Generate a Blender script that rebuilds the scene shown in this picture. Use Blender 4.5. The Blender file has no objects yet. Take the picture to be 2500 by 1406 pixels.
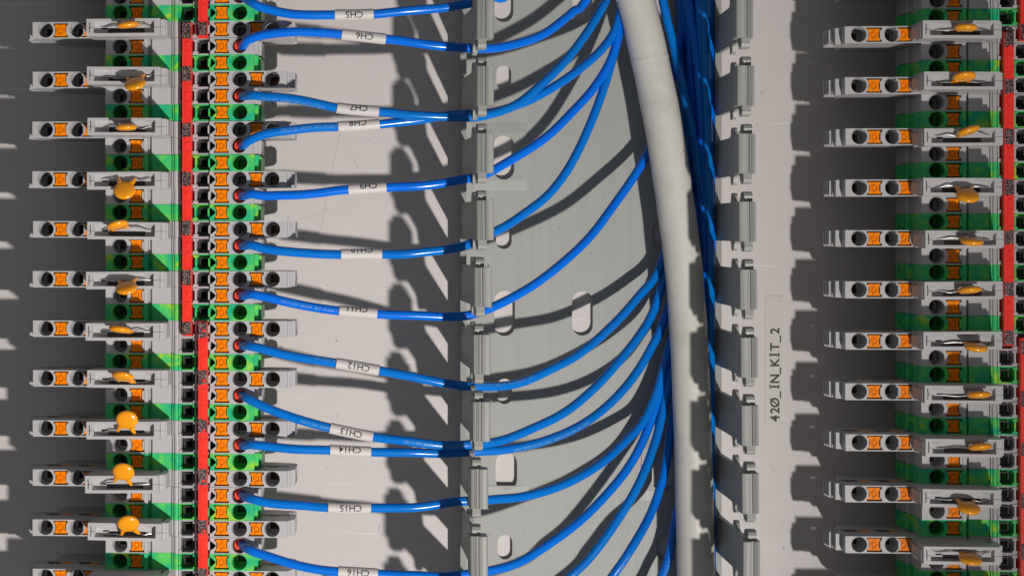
import bpy, bmesh, math, random
from mathutils import Vector, Matrix, geometry

# ------------------------------------------------------------------ camera, light, exposure
MM = 0.001
scene = bpy.context.scene
COL = scene.collection
random.seed(7)

cam = bpy.data.cameras.new('camera')
cam.sensor_fit = 'HORIZONTAL'
cam.sensor_width = 36.0
cam.lens = 36.0 * 4410 / 2500
cam.shift_x = (1250 - 776) / 2500
cam.shift_y = -(703 - 560) / 2500
cam.clip_start = 0.01
cam.clip_end = 10.0
cam_ob = bpy.data.objects.new('camera', cam)
cam_ob.location = (0, 0, 602.48 * MM)
cam_ob.rotation_euler = (0, math.radians(2.9078), 0)
COL.objects.link(cam_ob)
scene.camera = cam_ob

world = bpy.data.worlds.new('World')
scene.world = world
world.use_nodes = True
bg = world.node_tree.nodes['Background']
bg.inputs[0].default_value = (0.93, 0.97, 1.0, 1)
bg.inputs[1].default_value = 0.148

lamp = bpy.data.lights.new('work_lamp', 'SPOT')
lamp.energy = 18.2
lamp.color = (1.0, 0.955, 0.90)
lamp.shadow_soft_size = 0.0078
lamp.spot_size = math.radians(104)
lamp.spot_blend = 1.0
lamp_ob = bpy.data.objects.new('work_lamp', lamp)
lamp_ob.location = Vector((215, -290, 510)) * MM
aim = Vector((-420, 280, 0)) * MM
lamp_ob.rotation_euler = (aim - lamp_ob.location).to_track_quat('-Z', 'Y').to_euler()
COL.objects.link(lamp_ob)

scene.view_settings.view_transform = 'Standard'
scene.view_settings.look = 'None'
scene.view_settings.exposure = 0.0
scene.view_settings.gamma = 1.0
scene.view_settings.use_curve_mapping = False
scene.render.engine = 'CYCLES'
scene.cycles.max_bounces = 8

# ------------------------------------------------------------------ materials
def new_mat(name):
    m = bpy.data.materials.new(name)
    m.use_nodes = True
    nt = m.node_tree
    return m, nt, nt.nodes['Principled BSDF']

def N(nt, kind, **kw):
    n = nt.nodes.new(kind)
    for k, v in kw.items():
        setattr(n, k, v)
    return n

def setin(n, **kw):
    for k, v in kw.items():
        n.inputs[k.replace('_', ' ')].default_value = v

def plastic(name, col, rough=0.45, vary=0.06, bump=0.15, grain=900, spec=0.5, coat=0.0, sss=0.0,
            speck=0.0, smudge=0.0, transl=0.0, streak=None, ssrad=(1, 1, 1)):
    """plain moulded or painted surface: slight mottling, fine grain relief, optional dust specks"""
    m, nt, b = new_mat(name)
    L = nt.links
    tc = N(nt, 'ShaderNodeTexCoord')
    n1 = N(nt, 'ShaderNodeTexNoise'); setin(n1, Scale=120.0, Detail=4.0)
    mp = N(nt, 'ShaderNodeMapping')
    L.new(tc.outputs['Object'], mp.inputs[0])
    if streak: mp.inputs['Scale'].default_value = streak
    L.new(mp.outputs[0], n1.inputs[0])
    mx = N(nt, 'ShaderNodeMix', data_type='RGBA')
    c = Vector(col)
    mx.inputs['A'].default_value = (*(c * (1 - vary)), 1)
    mx.inputs['B'].default_value = (*[min(1, q * (1 + vary)) for q in c], 1)
    L.new(n1.outputs['Fac'], mx.inputs['Factor'])
    out = mx.outputs['Result']
    if speck:
        vo = N(nt, 'ShaderNodeTexVoronoi'); setin(vo, Scale=190.0)
        L.new(tc.outputs['Object'], vo.inputs['Vector'])
        lt = N(nt, 'ShaderNodeMath', operation='LESS_THAN'); lt.inputs[1].default_value = 0.055
        L.new(vo.outputs['Distance'], lt.inputs[0])
        n3 = N(nt, 'ShaderNodeTexNoise'); setin(n3, Scale=300.0)
        L.new(tc.outputs['Object'], n3.inputs[0])
        gt = N(nt, 'ShaderNodeMath', operation='GREATER_THAN'); gt.inputs[1].default_value = 0.53
        L.new(n3.outputs['Fac'], gt.inputs[0])
        mu = N(nt, 'ShaderNodeMath', operation='MULTIPLY')
        L.new(lt.outputs[0], mu.inputs[0]); L.new(gt.outputs[0], mu.inputs[1])
        mu2 = N(nt, 'ShaderNodeMath', operation='MULTIPLY'); mu2.inputs[1].default_value = speck
        L.new(mu.outputs[0], mu2.inputs[0])
        ms = N(nt, 'ShaderNodeMix', data_type='RGBA')
        ms.inputs['B'].default_value = (0.08, 0.07, 0.065, 1)
        L.new(mu2.outputs[0], ms.inputs['Factor']); L.new(out, ms.inputs['A'])
        out = ms.outputs['Result']
    if smudge:
        n4 = N(nt, 'ShaderNodeTexNoise'); setin(n4, Scale=38.0, Detail=9.0, Roughness=0.72)
        L.new(tc.outputs['Object'], n4.inputs[0])
        g4 = N(nt, 'ShaderNodeMapRange'); g4.inputs['From Min'].default_value = 0.56; g4.inputs['From Max'].default_value = 0.74
        g4.inputs['To Max'].default_value = smudge
        L.new(n4.outputs['Fac'], g4.inputs['Value'])
        m4 = N(nt, 'ShaderNodeMix', data_type='RGBA')
        m4.inputs['B'].default_value = (*(c * 0.45), 1)
        L.new(g4.outputs[0], m4.inputs['Factor']); L.new(out, m4.inputs['A'])
        out = m4.outputs['Result']
    L.new(out, b.inputs['Base Color'])
    n2 = N(nt, 'ShaderNodeTexNoise'); setin(n2, Scale=float(grain), Detail=3.0)
    L.new(mp.outputs[0] if streak else tc.outputs['Object'], n2.inputs[0])
    bp = N(nt, 'ShaderNodeBump'); setin(bp, Strength=bump, Distance=0.0002)
    L.new(n2.outputs['Fac'], bp.inputs['Height'])
    L.new(bp.outputs[0], b.inputs['Normal'])
    mr = N(nt, 'ShaderNodeMapRange')
    mr.inputs['To Min'].default_value = max(0.02, rough - 0.08); mr.inputs['To Max'].default_value = rough + 0.1
    L.new(n1.outputs['Fac'], mr.inputs['Value']); L.new(mr.outputs[0], b.inputs['Roughness'])
    b.inputs['Specular IOR Level'].default_value = spec
    b.inputs['Coat Weight'].default_value = coat
    b.inputs['Coat Roughness'].default_value = 0.06
    if sss:
        b.inputs['Subsurface Weight'].default_value = sss
        b.inputs['Subsurface Radius'].default_value = ssrad
        b.inputs['Subsurface Scale'].default_value = 0.0008
    if transl:
        tr = N(nt, 'ShaderNodeBsdfTranslucent')
        L.new(out, tr.inputs['Color'])
        ad = N(nt, 'ShaderNodeMixShader'); ad.inputs[0].default_value = transl
        L.new(b.outputs[0], ad.inputs[1]); L.new(tr.outputs[0], ad.inputs[2])
        L.new(ad.outputs[0], nt.nodes['Material Output'].inputs['Surface'])
    return m

def metal(name, col, rough=0.3):
    m, nt, b = new_mat(name)
    b.inputs['Base Color'].default_value = (*col, 1)
    b.inputs['Metallic'].default_value = 1.0
    b.inputs['Roughness'].default_value = rough
    return m

def green_yellow():
    """swirled two-tone green and yellow earth-terminal plastic"""
    m, nt, b = new_mat('earth_green_yellow')
    L = nt.links
    tc = N(nt, 'ShaderNodeTexCoord'); oi = N(nt, 'ShaderNodeObjectInfo')
    mu = N(nt, 'ShaderNodeMath', operation='MULTIPLY'); mu.inputs[1].default_value = 0.4
    L.new(oi.outputs['Random'], mu.inputs[0])
    va = N(nt, 'ShaderNodeVectorMath', operation='ADD')
    L.new(tc.outputs['Object'], va.inputs[0]); L.new(mu.outputs[0], va.inputs[1])
    n = N(nt, 'ShaderNodeTexNoise'); setin(n, Scale=95.0, Detail=1.5, Distortion=2.6)
    L.new(va.outputs[0], n.inputs[0])
    r = N(nt, 'ShaderNodeValToRGB')
    e = r.color_ramp.elements
    e[0].position = 0.30; e[0].color = (0.014, 0.44, 0.24, 1)
    e[1].position = 0.50; e[1].color = (0.06, 0.54, 0.16, 1)
    for p, c in ((0.62, (0.13, 0.60, 0.12, 1)), (0.74, (0.42, 0.66, 0.03, 1))):
        q = e.new(p); q.color = c
    L.new(n.outputs['Fac'], r.inputs[0]); L.new(r.outputs[0], b.inputs['Base Color'])
    b.inputs['Roughness'].default_value = 0.38
    b.inputs['Specular IOR Level'].default_value = 0.22
    b.inputs['Subsurface Weight'].default_value = 0.15
    b.inputs['Subsurface Radius'].default_value = (0.6, 1, 0.5)
    b.inputs['Subsurface Scale'].default_value = 0.0008
    return m

def marker_ink():
    """black felt-tip scribble that beads on the plastic and glints"""
    m, nt, b = new_mat('marker_ink')
    L = nt.links
    tc = N(nt, 'ShaderNodeTexCoord')
    n = N(nt, 'ShaderNodeTexNoise'); setin(n, Scale=3200.0, Detail=2.0)
    L.new(tc.outputs['Object'], n.inputs[0])
    r = N(nt, 'ShaderNodeValToRGB')
    e = r.color_ramp.elements
    e[0].position = 0.50; e[0].color = (0.012, 0.007, 0.008, 1)
    e[1].position = 0.66; e[1].color = (0.40, 0.24, 0.24, 1)  # pale specks stand in for glints on the ink
    L.new(n.outputs['Fac'], r.inputs[0]); L.new(r.outputs[0], b.inputs['Base Color'])
    b.inputs['Roughness'].default_value = 0.3
    bp = N(nt, 'ShaderNodeBump'); setin(bp, Strength=0.9, Distance=0.0002)
    L.new(n.outputs['Fac'], bp.inputs['Height']); L.new(bp.outputs[0], b.inputs['Normal'])
    return m

def panel_paint():
    """light grey powder coat with dust, specks and fine scratches"""
    m = plastic('panel_paint', (0.60, 0.555, 0.548), rough=0.42, vary=0.025, bump=0.06, grain=700, speck=0.85, smudge=0.12)
    nt = m.node_tree; L = nt.links
    b = nt.nodes['Principled BSDF']
    src = b.inputs['Base Color'].links[0].from_socket
    tc = N(nt, 'ShaderNodeTexCoord')
    prev = src
    for rot, sc, thr in ((0.12, (25, 900, 1), 0.735), (-0.5, (30, 1100, 1), 0.75)):
        mp = N(nt, 'ShaderNodeMapping')
        mp.inputs['Rotation'].default_value = (0, 0, rot); mp.inputs['Scale'].default_value = sc
        L.new(tc.outputs['Object'], mp.inputs[0])
        n = N(nt, 'ShaderNodeTexNoise'); setin(n, Scale=1.0, Detail=1.0)
        L.new(mp.outputs[0], n.inputs[0])
        g = N(nt, 'ShaderNodeMapRange'); g.inputs['From Min'].default_value = thr; g.inputs['From Max'].default_value = thr + 0.03
        L.new(n.outputs['Fac'], g.inputs['Value'])
        mx = N(nt, 'ShaderNodeMix', data_type='RGBA')
        mx.inputs['B'].default_value = (0.76, 0.72, 0.70, 1)
        mlt = N(nt, 'ShaderNodeMath', operation='MULTIPLY'); mlt.inputs[1].default_value = 0.7
        L.new(g.outputs[0], mlt.inputs[0]); L.new(mlt.outputs[0], mx.inputs['Factor'])
        L.new(prev, mx.inputs['A'])
        prev = mx.outputs['Result']
    L.new(prev, b.inputs['Base Color'])
    return m

M = dict(
    panel=panel_paint(),
    duct=plastic('duct_pvc', (0.44, 0.445, 0.42), rough=0.42, vary=0.05, bump=0.10, grain=1500, transl=0.34, speck=0.4),
    duct_floor=plastic('duct_floor_pvc', (0.355, 0.36, 0.338), rough=0.45, vary=0.07, bump=0.2, grain=600, streak=(6, 0.12, 1), speck=0.35, smudge=0.15),
    grey=plastic('terminal_grey', (0.455, 0.445, 0.455), rough=0.42, vary=0.04, bump=0.10, speck=0.25),
    green=green_yellow(),
    orange=plastic('pusher_orange', (1.0, 0.25, 0.0), rough=0.42, vary=0.05, bump=0.05, spec=0.18, sss=0.3, ssrad=(1, .4, .1)),
    brass=metal('spring_brass', (0.16, 0.10, 0.055), 0.4),
    dark=plastic('socket_black', (0.022, 0.020, 0.020), rough=0.5, vary=0.2, bump=0.1),
    red=plastic('jumper_red', (0.92, 0.035, 0.022), rough=0.33, vary=0.06, bump=0.35, grain=1800),
    ink=marker_ink(),
    cap=plastic('capacitor_epoxy', (0.86, 0.325, 0.004), rough=0.2, vary=0.05, bump=0.03, coat=0.6, sss=0.15, ssrad=(1, .5, .1)),
    lead=metal('tinned_lead', (0.42, 0.41, 0.40), 0.42),
    steel=metal('zinc_rail', (0.55, 0.55, 0.54), 0.4),
    blue=plastic('wire_blue', (0.001, 0.165, 0.68), rough=0.17, vary=0.05, bump=0.05, spec=0.32),
    ferrule=plastic('ferrule_red', (0.85, 0.06, 0.02), rough=0.3, sss=0.2, ssrad=(1, .3, .1)),
    sleeve=plastic('sleeve_white', (0.57, 0.53, 0.515), rough=0.5, vary=0.03, bump=0.08),
    black=plastic('print_black', (0.012, 0.012, 0.014), rough=0.5, bump=0.0),
    print=plastic('print_silver', (0.13, 0.30, 0.52), rough=0.4, bump=0.0),
    cable=plastic('cable_grey', (0.585, 0.565, 0.52), rough=0.40, vary=0.05, bump=0.12, grain=500, speck=0.8, smudge=0.35),
    sticker=plastic('sticker_film', (0.60, 0.565, 0.52), rough=0.30, vary=0.02, bump=0.25, grain=2600),
    hair=plastic('scratch_dark', (0.20, 0.18, 0.17), rough=0.6, bump=0.0),
)

# dye lots differ a little from wire to wire
_nt = M['blue'].node_tree; _b = _nt.nodes['Principled BSDF']
_src = _b.inputs['Base Color'].links[0].from_socket
_oi = N(_nt, 'ShaderNodeObjectInfo'); _hs = N(_nt, 'ShaderNodeHueSaturation')
for _k, _lo, _hi in (('Hue', 0.494, 0.508), ('Value', 0.84, 1.1)):
    _mr = N(_nt, 'ShaderNodeMapRange'); _mr.inputs['To Min'].default_value = _lo; _mr.inputs['To Max'].default_value = _hi
    _nt.links.new(_oi.outputs['Random'], _mr.inputs['Value']); _nt.links.new(_mr.outputs[0], _hs.inputs[_k])
_nt.links.new(_src, _hs.inputs['Color']); _nt.links.new(_hs.outputs[0], _b.inputs['Base Color'])

# ------------------------------------------------------------------ mesh helpers (millimetres)
class MB:
    def __init__(s):
        s.v = []; s.f = []
    def add(s, verts, faces):
        o = len(s.v)
        s.v += [tuple(p) for p in verts]
        s.f += [tuple(o + i for i in f) for f in faces]
    def box(s, x0, x1, y0, y1, z0, z1):
        s.add([(x0, y0, z0), (x1, y0, z0), (x1, y1, z0), (x0, y1, z0), (x0, y0, z1), (x1, y0, z1), (x1, y1, z1), (x0, y1, z1)],
              [(0, 3, 2, 1), (4, 5, 6, 7), (0, 1, 5, 4), (1, 2, 6, 5), (2, 3, 7, 6), (3, 0, 4, 7)])
    def prism(s, outer, holes, a, b, fn=None, taper=None):
        """closed slab between levels a and b with the given outline and openings"""
        loops = [outer] + list(holes)
        flat = [p for l in loops for p in l]
        tris = geometry.tessellate_polygon([[Vector((p[0], p[1], 0)) for p in l] for l in loops])
        n = len(flat)
        top = flat
        if taper:
            cx = sum(p[0] for p in outer) / len(outer); cy = sum(p[1] for p in outer) / len(outer)
            top = [(cx + (p[0] - cx) * taper, cy + (p[1] - cy) * taper) for p in flat]
        vs = [(p[0], p[1], a) for p in flat] + [(p[0], p[1], b) for p in top]
        fs = [tuple(t) for t in tris] + [tuple(n + i for i in reversed(t)) for t in tris]
        o = 0
        for l in loops:
            k = len(l)
            for i in range(k):
                j = (i + 1) % k
                fs.append((o + i, o + j, n + o + j, n + o + i))
            o += k
        if fn: vs = [fn(*p) for p in vs]
        s.add(vs, fs)
    def tube(s, pts, rad, seg=12, caps=True):
        """round bar along the points; rad is a number or one number per point"""
        P = [Vector(p) for p in pts]
        n = len(P)
        rad = rad if hasattr(rad, '__len__') else [rad] * n
        fr = frames(P)
        vs = []
        for p, r, (t, u, w) in zip(P, rad, fr):
            for k in range(seg):
                a = 2 * math.pi * k / seg
                vs.append(p + (u * math.cos(a) + w * math.sin(a)) * r)
        fs = []
        for i in range(n - 1):
            for k in range(seg):
                q = (k + 1) % seg
                fs.append((i * seg + k, i * seg + q, (i + 1) * seg + q, (i + 1) * seg + k))
        if caps:
            fs.append(tuple(range(seg))[::-1]); fs.append(tuple((n - 1) * seg + k for k in range(seg)))
        s.add(vs, fs)
    def mesh(s, name, mat, smooth=False):
        me = bpy.data.meshes.new(name)
        me.from_pydata([(x * MM, y * MM, z * MM) for x, y, z in s.v], [], s.f)
        bm = bmesh.new(); bm.from_mesh(me)
        bmesh.ops.recalc_face_normals(bm, faces=bm.faces)
        bm.to_mesh(me); bm.free()
        if smooth:
            me.polygons.foreach_set('use_smooth', [True] * len(me.polygons))
            me.set_sharp_from_angle(angle=math.radians(40))
        me.materials.append(M[mat])
        return me
    def build(s, name, mat, parent=None, smooth=False, loc=None):
        return place(name, s.mesh(name, mat, smooth), parent, loc)

def place(name, me, parent=None, loc=None):
    o = bpy.data.objects.new(name, me)
    COL.objects.link(o)
    if parent: o.parent = parent
    if loc: o.location = Vector(loc) * MM
    return o

def thing(name, label, cat, loc=(0, 0, 0), group=None, rot=(0, 0, 0)):
    o = bpy.data.objects.new(name, None)
    o.empty_display_size = 0.005
    COL.objects.link(o)
    o.location = Vector(loc) * MM; o.rotation_euler = rot
    return tag(o, label, cat, group)

def tag(o, label=None, cat=None, group=None, kind=None):
    if label: o['label'] = label
    if cat: o['category'] = cat
    if group: o['group'] = group
    if kind: o['kind'] = kind
    return o

def frames(P):
    n = len(P); out = []
    prev = None
    for i in range(n):
        t = (P[min(i + 1, n - 1)] - P[max(i - 1, 0)]).normalized()
        ref = Vector((0, 0, 1)) if prev is None else prev
        u = ref - t * ref.dot(t)
        if u.length < 1e-4: u = Vector((1, 0, 0)) - t * t.x
        u.normalize()
        prev = u
        out.append((t, u, t.cross(u)))
    return out

def wobble(path, seed, amp=0.16):
    rnd = random.Random(seed); a, b, c = [rnd.uniform(0, 6.28) for _ in range(3)]
    n = len(path)
    return [Vector(p) + Vector((0, math.sin(i * .21 + a) + .6 * math.sin(i * .53 + b), math.sin(i * .3 + c))) * amp * min(1, max(0, i - 18) / 10) for i, p in enumerate(path)]

def spline(pts, step=6):
    P = [Vector(p) for p in pts]
    P = [P[0] * 2 - P[1]] + P + [P[-1] * 2 - P[-2]]
    out = []
    for i in range(1, len(P) - 2):
        a, b, c, d = P[i - 1:i + 3]
        for k in range(step):
            t = k / step
            out.append(0.5 * ((2 * b) + (c - a) * t + (2 * a - 5 * b + 4 * c - d) * t * t + (3 * b - a - 3 * c + d) * t ** 3))
    out.append(P[-2])
    return out

def circle(cx, cy, r, n=24, sy=1.0):
    return [(cx + r * math.cos(2 * math.pi * k / n), cy + sy * r * math.sin(2 * math.pi * k / n)) for k in range(n)]

def rect(x0, x1, y0, y1):
    return [(x0, y0), (x1, y0), (x1, y1), (x0, y1)]

def slot(cx, cy, w, h, n=10):
    r = w / 2; d = h / 2 - r
    return [(cx + r * math.cos(math.pi * k / n), cy + d + r * math.sin(math.pi * k / n)) for k in range(n + 1)] + \
           [(cx - r * math.cos(math.pi * k / n), cy - d - r * math.sin(math.pi * k / n)) for k in range(n + 1)]

_glyph = {}
def glyphs(txt, size, mono=None, sub=1, bold=0.0):
    """flat letter shapes (verts, triangles) centred on x, baseline at 0"""
    key = (txt, size, mono, sub, bold)
    if key in _glyph: return _glyph[key]
    verts = []; faces = []
    items = [(txt, 0.0)] if mono is None else [(c, i * mono) for i, c in enumerate(txt)]
    for t, off in items:
        cu = bpy.data.curves.new('lettering', 'FONT')
        cu.body = t; cu.size = size; cu.resolution_u = 2; cu.offset = bold * size; cu.fill_mode = 'FRONT'
        if mono is not None: cu.align_x = 'CENTER'
        ob = bpy.data.objects.new('lettering', cu)
        me = bpy.data.meshes.new_from_object(ob)
        bm = bmesh.new(); bm.from_mesh(me)
        bmesh.ops.triangulate(bm, faces=bm.faces)
        for _ in range(sub):
            bmesh.ops.subdivide_edges(bm, edges=bm.edges, cuts=1, use_grid_fill=True)
            bmesh.ops.triangulate(bm, faces=bm.faces)
        bm.verts.index_update()
        o = len(verts)
        verts += [(v.co.x + off, v.co.y) for v in bm.verts]
        faces += [tuple(o + v.index for v in f.verts) for f in bm.faces]
        bm.free()
        bpy.data.objects.remove(ob); bpy.data.meshes.remove(me); bpy.data.curves.remove(cu)
    if verts:
        xs = [p[0] for p in verts]
        c = (min(xs) + max(xs)) / 2
        verts = [(x - c, y) for x, y in verts]
    _glyph[key] = (verts, faces)
    return _glyph[key]

def wrap_text(path, s_mid, radius, txt, size, phi0=0.0, flip=True, sub=2, bold=0.0):
    """lettering rolled round a wire: runs along the path about arc length s_mid"""
    P = [Vector(p) for p in path]
    S = [0.0]
    for a, b in zip(P, P[1:]): S.append(S[-1] + (b - a).length)
    gv, gf = glyphs(txt, size, None, sub, bold)
    mb = MB(); out = []
    i = 0
    for x, y in gv:
        s = s_mid + (-x if flip else x)
        s = min(max(s, 0.001), S[-1] - 0.001)
        lo, hi = 0, len(S) - 1
        while hi - lo > 1:
            m = (lo + hi) // 2
            if S[m] <= s: lo = m
            else: hi = m
        k = (s - S[lo]) / (S[hi] - S[lo])
        c = P[lo].lerp(P[hi], k)
        t = (P[hi] - P[lo]).normalized()
        zf = Vector((0, 0, 1)); zf = (zf - t * zf.dot(t)).normalized()
        side = t.cross(zf)                       # points down the picture for a wire running to the right
        v = (y - size * 0.35) * (1 if flip else -1)
        a = phi0 + v / radius
        out.append(c + (zf * math.cos(a) + side * math.sin(a)) * radius)
    mb.add(out, gf)
    return mb

# ------------------------------------------------------------------ measured positions (mm on the panel, origin under the camera)
WIRES = {
    5: [(-48.17, 69.8, 44.5), (-44.36, 68.28, 44.3), (-35.5, 66.77, 43.7), (-23.48, 66.34, 42.5), (-11.44, 66.67, 41.2), (0.0, 67.77, 40.0), (10.2, 69.19, 38.3), (17.88, 70.32, 37.0), (25.64, 72.66, 34.3), (33.48, 76.06, 31.5)],
    6: [(-49.77, 58.99, 43.6), (-44.36, 60.41, 44.3), (-35.5, 61.19, 43.7), (-21.58, 60.25, 42.3), (-7.63, 59.06, 40.8), (0.0, 58.21, 40.0), (10.2, 57.19, 38.3), (19.17, 56.42, 36.5), (28.25, 56.95, 33.4), (36.11, 58.88, 30.5), (44.04, 62.91, 27.5), (52.14, 69.44, 23.5), (57.61, 74.98, 20.7)],
    7: [(-48.83, 41.4, 44.2), (-45.62, 41.11, 44.6), (-35.47, 40.21, 44.2), (-22.18, 37.83, 43.1), (-9.51, 36.45, 42.1), (0.0, 35.45, 41.3), (10.17, 34.75, 39.9), (19.12, 34.97, 37.9), (25.59, 36.13, 35.5), (33.42, 39.25, 32.5), (41.33, 45.26, 29.3), (49.37, 53.34, 25.5), (56.19, 62.15, 21.9), (62.0, 71.81, 18.6), (63.81, 76.41, 17.5)],
    8: [(-49.78, 27.47, 43.5), (-43.12, 29.71, 44.0), (-33.01, 31.14, 42.9), (-22.25, 31.95, 41.5), (-9.55, 32.78, 39.8), (0.0, 33.72, 38.5), (10.23, 35.22, 36.5), (19.22, 36.05, 35.0), (28.31, 37.37, 32.1), (37.49, 40.78, 29.0), (49.49, 47.59, 24.2), (57.65, 53.79, 20.2), (64.58, 61.36, 16.5), (67.66, 68.8, 14.8), (68.78, 76.81, 14.2)],
    9: [(-48.84, 10.8, 44.1), (-44.36, 10.41, 44.3), (-38.02, 10.66, 44.0), (-27.91, 11.43, 42.9), (-19.05, 12.21, 42.0), (-7.37, 12.86, 40.8), (0.0, 13.25, 40.0), (10.2, 14.55, 38.3), (17.88, 15.85, 37.0), (24.34, 17.45, 34.7), (33.48, 22.56, 31.5), (44.04, 29.83, 27.5), (52.14, 37.85, 23.5), (60.36, 47.3, 19.2), (65.66, 56.77, 16.2), (68.05, 68.8, 14.8), (69.03, 76.8, 14.2)],
    10: [(-48.84, -4.95, 44.1), (-44.36, -5.97, 44.3), (-38.02, -6.73, 44.0), (-21.33, -7.75, 42.2), (-8.64, -7.89, 40.9), (0.0, -7.64, 40.0), (8.92, -6.51, 38.5), (17.88, -4.73, 37.0), (25.64, -1.28, 34.3), (34.79, 3.87, 31.0), (44.04, 11.02, 27.5), (52.14, 22.19, 23.5), (58.98, 36.75, 20.0), (64.26, 51.43, 17.0), (67.63, 63.48, 15.0), (70.16, 76.88, 13.6)],
    11: [(-48.84, -20.19, 44.1), (-45.63, -20.81, 44.4), (-35.5, -22.85, 43.7), (-21.84, -25.17, 42.3), (-10.17, -26.21, 41.1), (0.0, -26.88, 40.0), (12.76, -27.2, 37.9), (21.75, -25.88, 35.6), (32.16, -21.26, 32.0), (44.04, -14.27, 27.5), (56.23, -3.93, 21.4), (65.94, 7.92, 16.0), (74.37, 19.95, 11.6), (79.88, 30.66, 9.8), (85.42, 49.45, 8.0), (88.6, 64.13, 8.0), (89.13, 77.49, 8.0)],
    12: [(-49.23, -36.21, 44.0), (-45.62, -37.05, 44.5), (-38.01, -38.69, 44.2), (-22.83, -41.4, 42.9), (-9.52, -43.73, 41.7), (0.0, -45.79, 40.8), (12.73, -48.07, 38.8), (23.02, -49.03, 36.0), (33.44, -48.29, 32.1), (44.01, -44.71, 28.0), (54.84, -39.22, 22.4), (65.93, -30.37, 16.2), (74.36, -21.27, 11.6), (80.57, -14.0, 9.6), (85.42, 0.0, 8.0), (90.19, 18.7, 8.0), (92.31, 48.08, 8.0), (92.04, 77.47, 8.0)],
    13: [(-49.77, -52.63, 43.7), (-43.08, -55.95, 44.5), (-35.47, -58.35, 44.1), (-24.59, -61.44, 43.2), (-11.42, -64.02, 42.1), (0.0, -65.85, 41.2), (10.17, -67.11, 39.7), (19.13, -67.15, 37.7), (28.2, -65.96, 34.4), (38.69, -62.63, 30.3), (49.38, -57.9, 25.5), (58.94, -51.15, 20.4), (68.73, -41.03, 14.6), (77.12, -30.62, 10.7), (81.96, -18.68, 9.1), (87.41, 0.0, 8.0), (92.31, 18.7, 8.0), (94.69, 41.4, 8.0), (93.63, 77.46, 8.0)],
    14: [(-48.85, -66.57, 44.0), (-45.65, -67.16, 44.2), (-35.53, -68.1, 43.3), (-24.78, -68.58, 41.9), (-12.09, -68.96, 40.2), (0.0, -69.46, 38.7), (10.23, -69.9, 36.7), (20.51, -69.81, 34.7), (30.92, -69.0, 31.4), (42.77, -66.84, 27.2), (54.92, -62.19, 21.6), (64.58, -56.08, 16.5), (73.0, -47.18, 11.9), (79.19, -37.31, 10.0), (83.34, -28.04, 8.7), (88.73, -10.69, 8.0), (94.03, 8.01, 8.0), (96.28, 34.72, 8.0), (95.22, 77.45, 8.0)],
    15: [(-49.24, -83.35, 43.9), (-45.63, -84.14, 44.4), (-38.02, -85.29, 44.0), (-25.38, -86.28, 42.7), (-12.07, -86.39, 41.3), (0.0, -86.24, 40.0), (10.2, -85.4, 38.3), (17.88, -84.77, 37.0), (25.64, -84.73, 34.3), (36.11, -83.93, 30.5), (49.42, -80.74, 24.9), (60.36, -75.55, 19.2), (70.16, -68.26, 13.6), (75.74, -62.53, 11.1), (80.16, -53.33, 9.7), (83.76, -41.4, 8.5), (89.13, -21.38, 8.0), (94.96, 0.0, 8.0), (97.07, 28.04, 8.0), (96.81, 77.44, 8.0)],
    16: [(-49.24, -99.49, 43.9), (-45.63, -100.77, 44.4), (-38.02, -102.93, 44.0), (-25.38, -105.59, 42.7), (-9.53, -106.9, 41.0), (0.0, -107.64, 40.0), (7.65, -108.06, 38.7), (16.6, -107.63, 37.2), (25.64, -106.56, 34.3), (36.11, -103.94, 30.5), (49.42, -96.37, 24.9), (60.36, -88.04, 19.2), (70.16, -77.54, 13.6), (77.12, -65.24, 10.7), (81.54, -52.03, 9.2), (84.59, -40.08, 8.3), (90.06, -24.05, 8.0), (96.28, -5.34, 8.0), (98.0, 21.36, 8.0), (97.86, 77.43, 8.0)],
}
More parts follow.
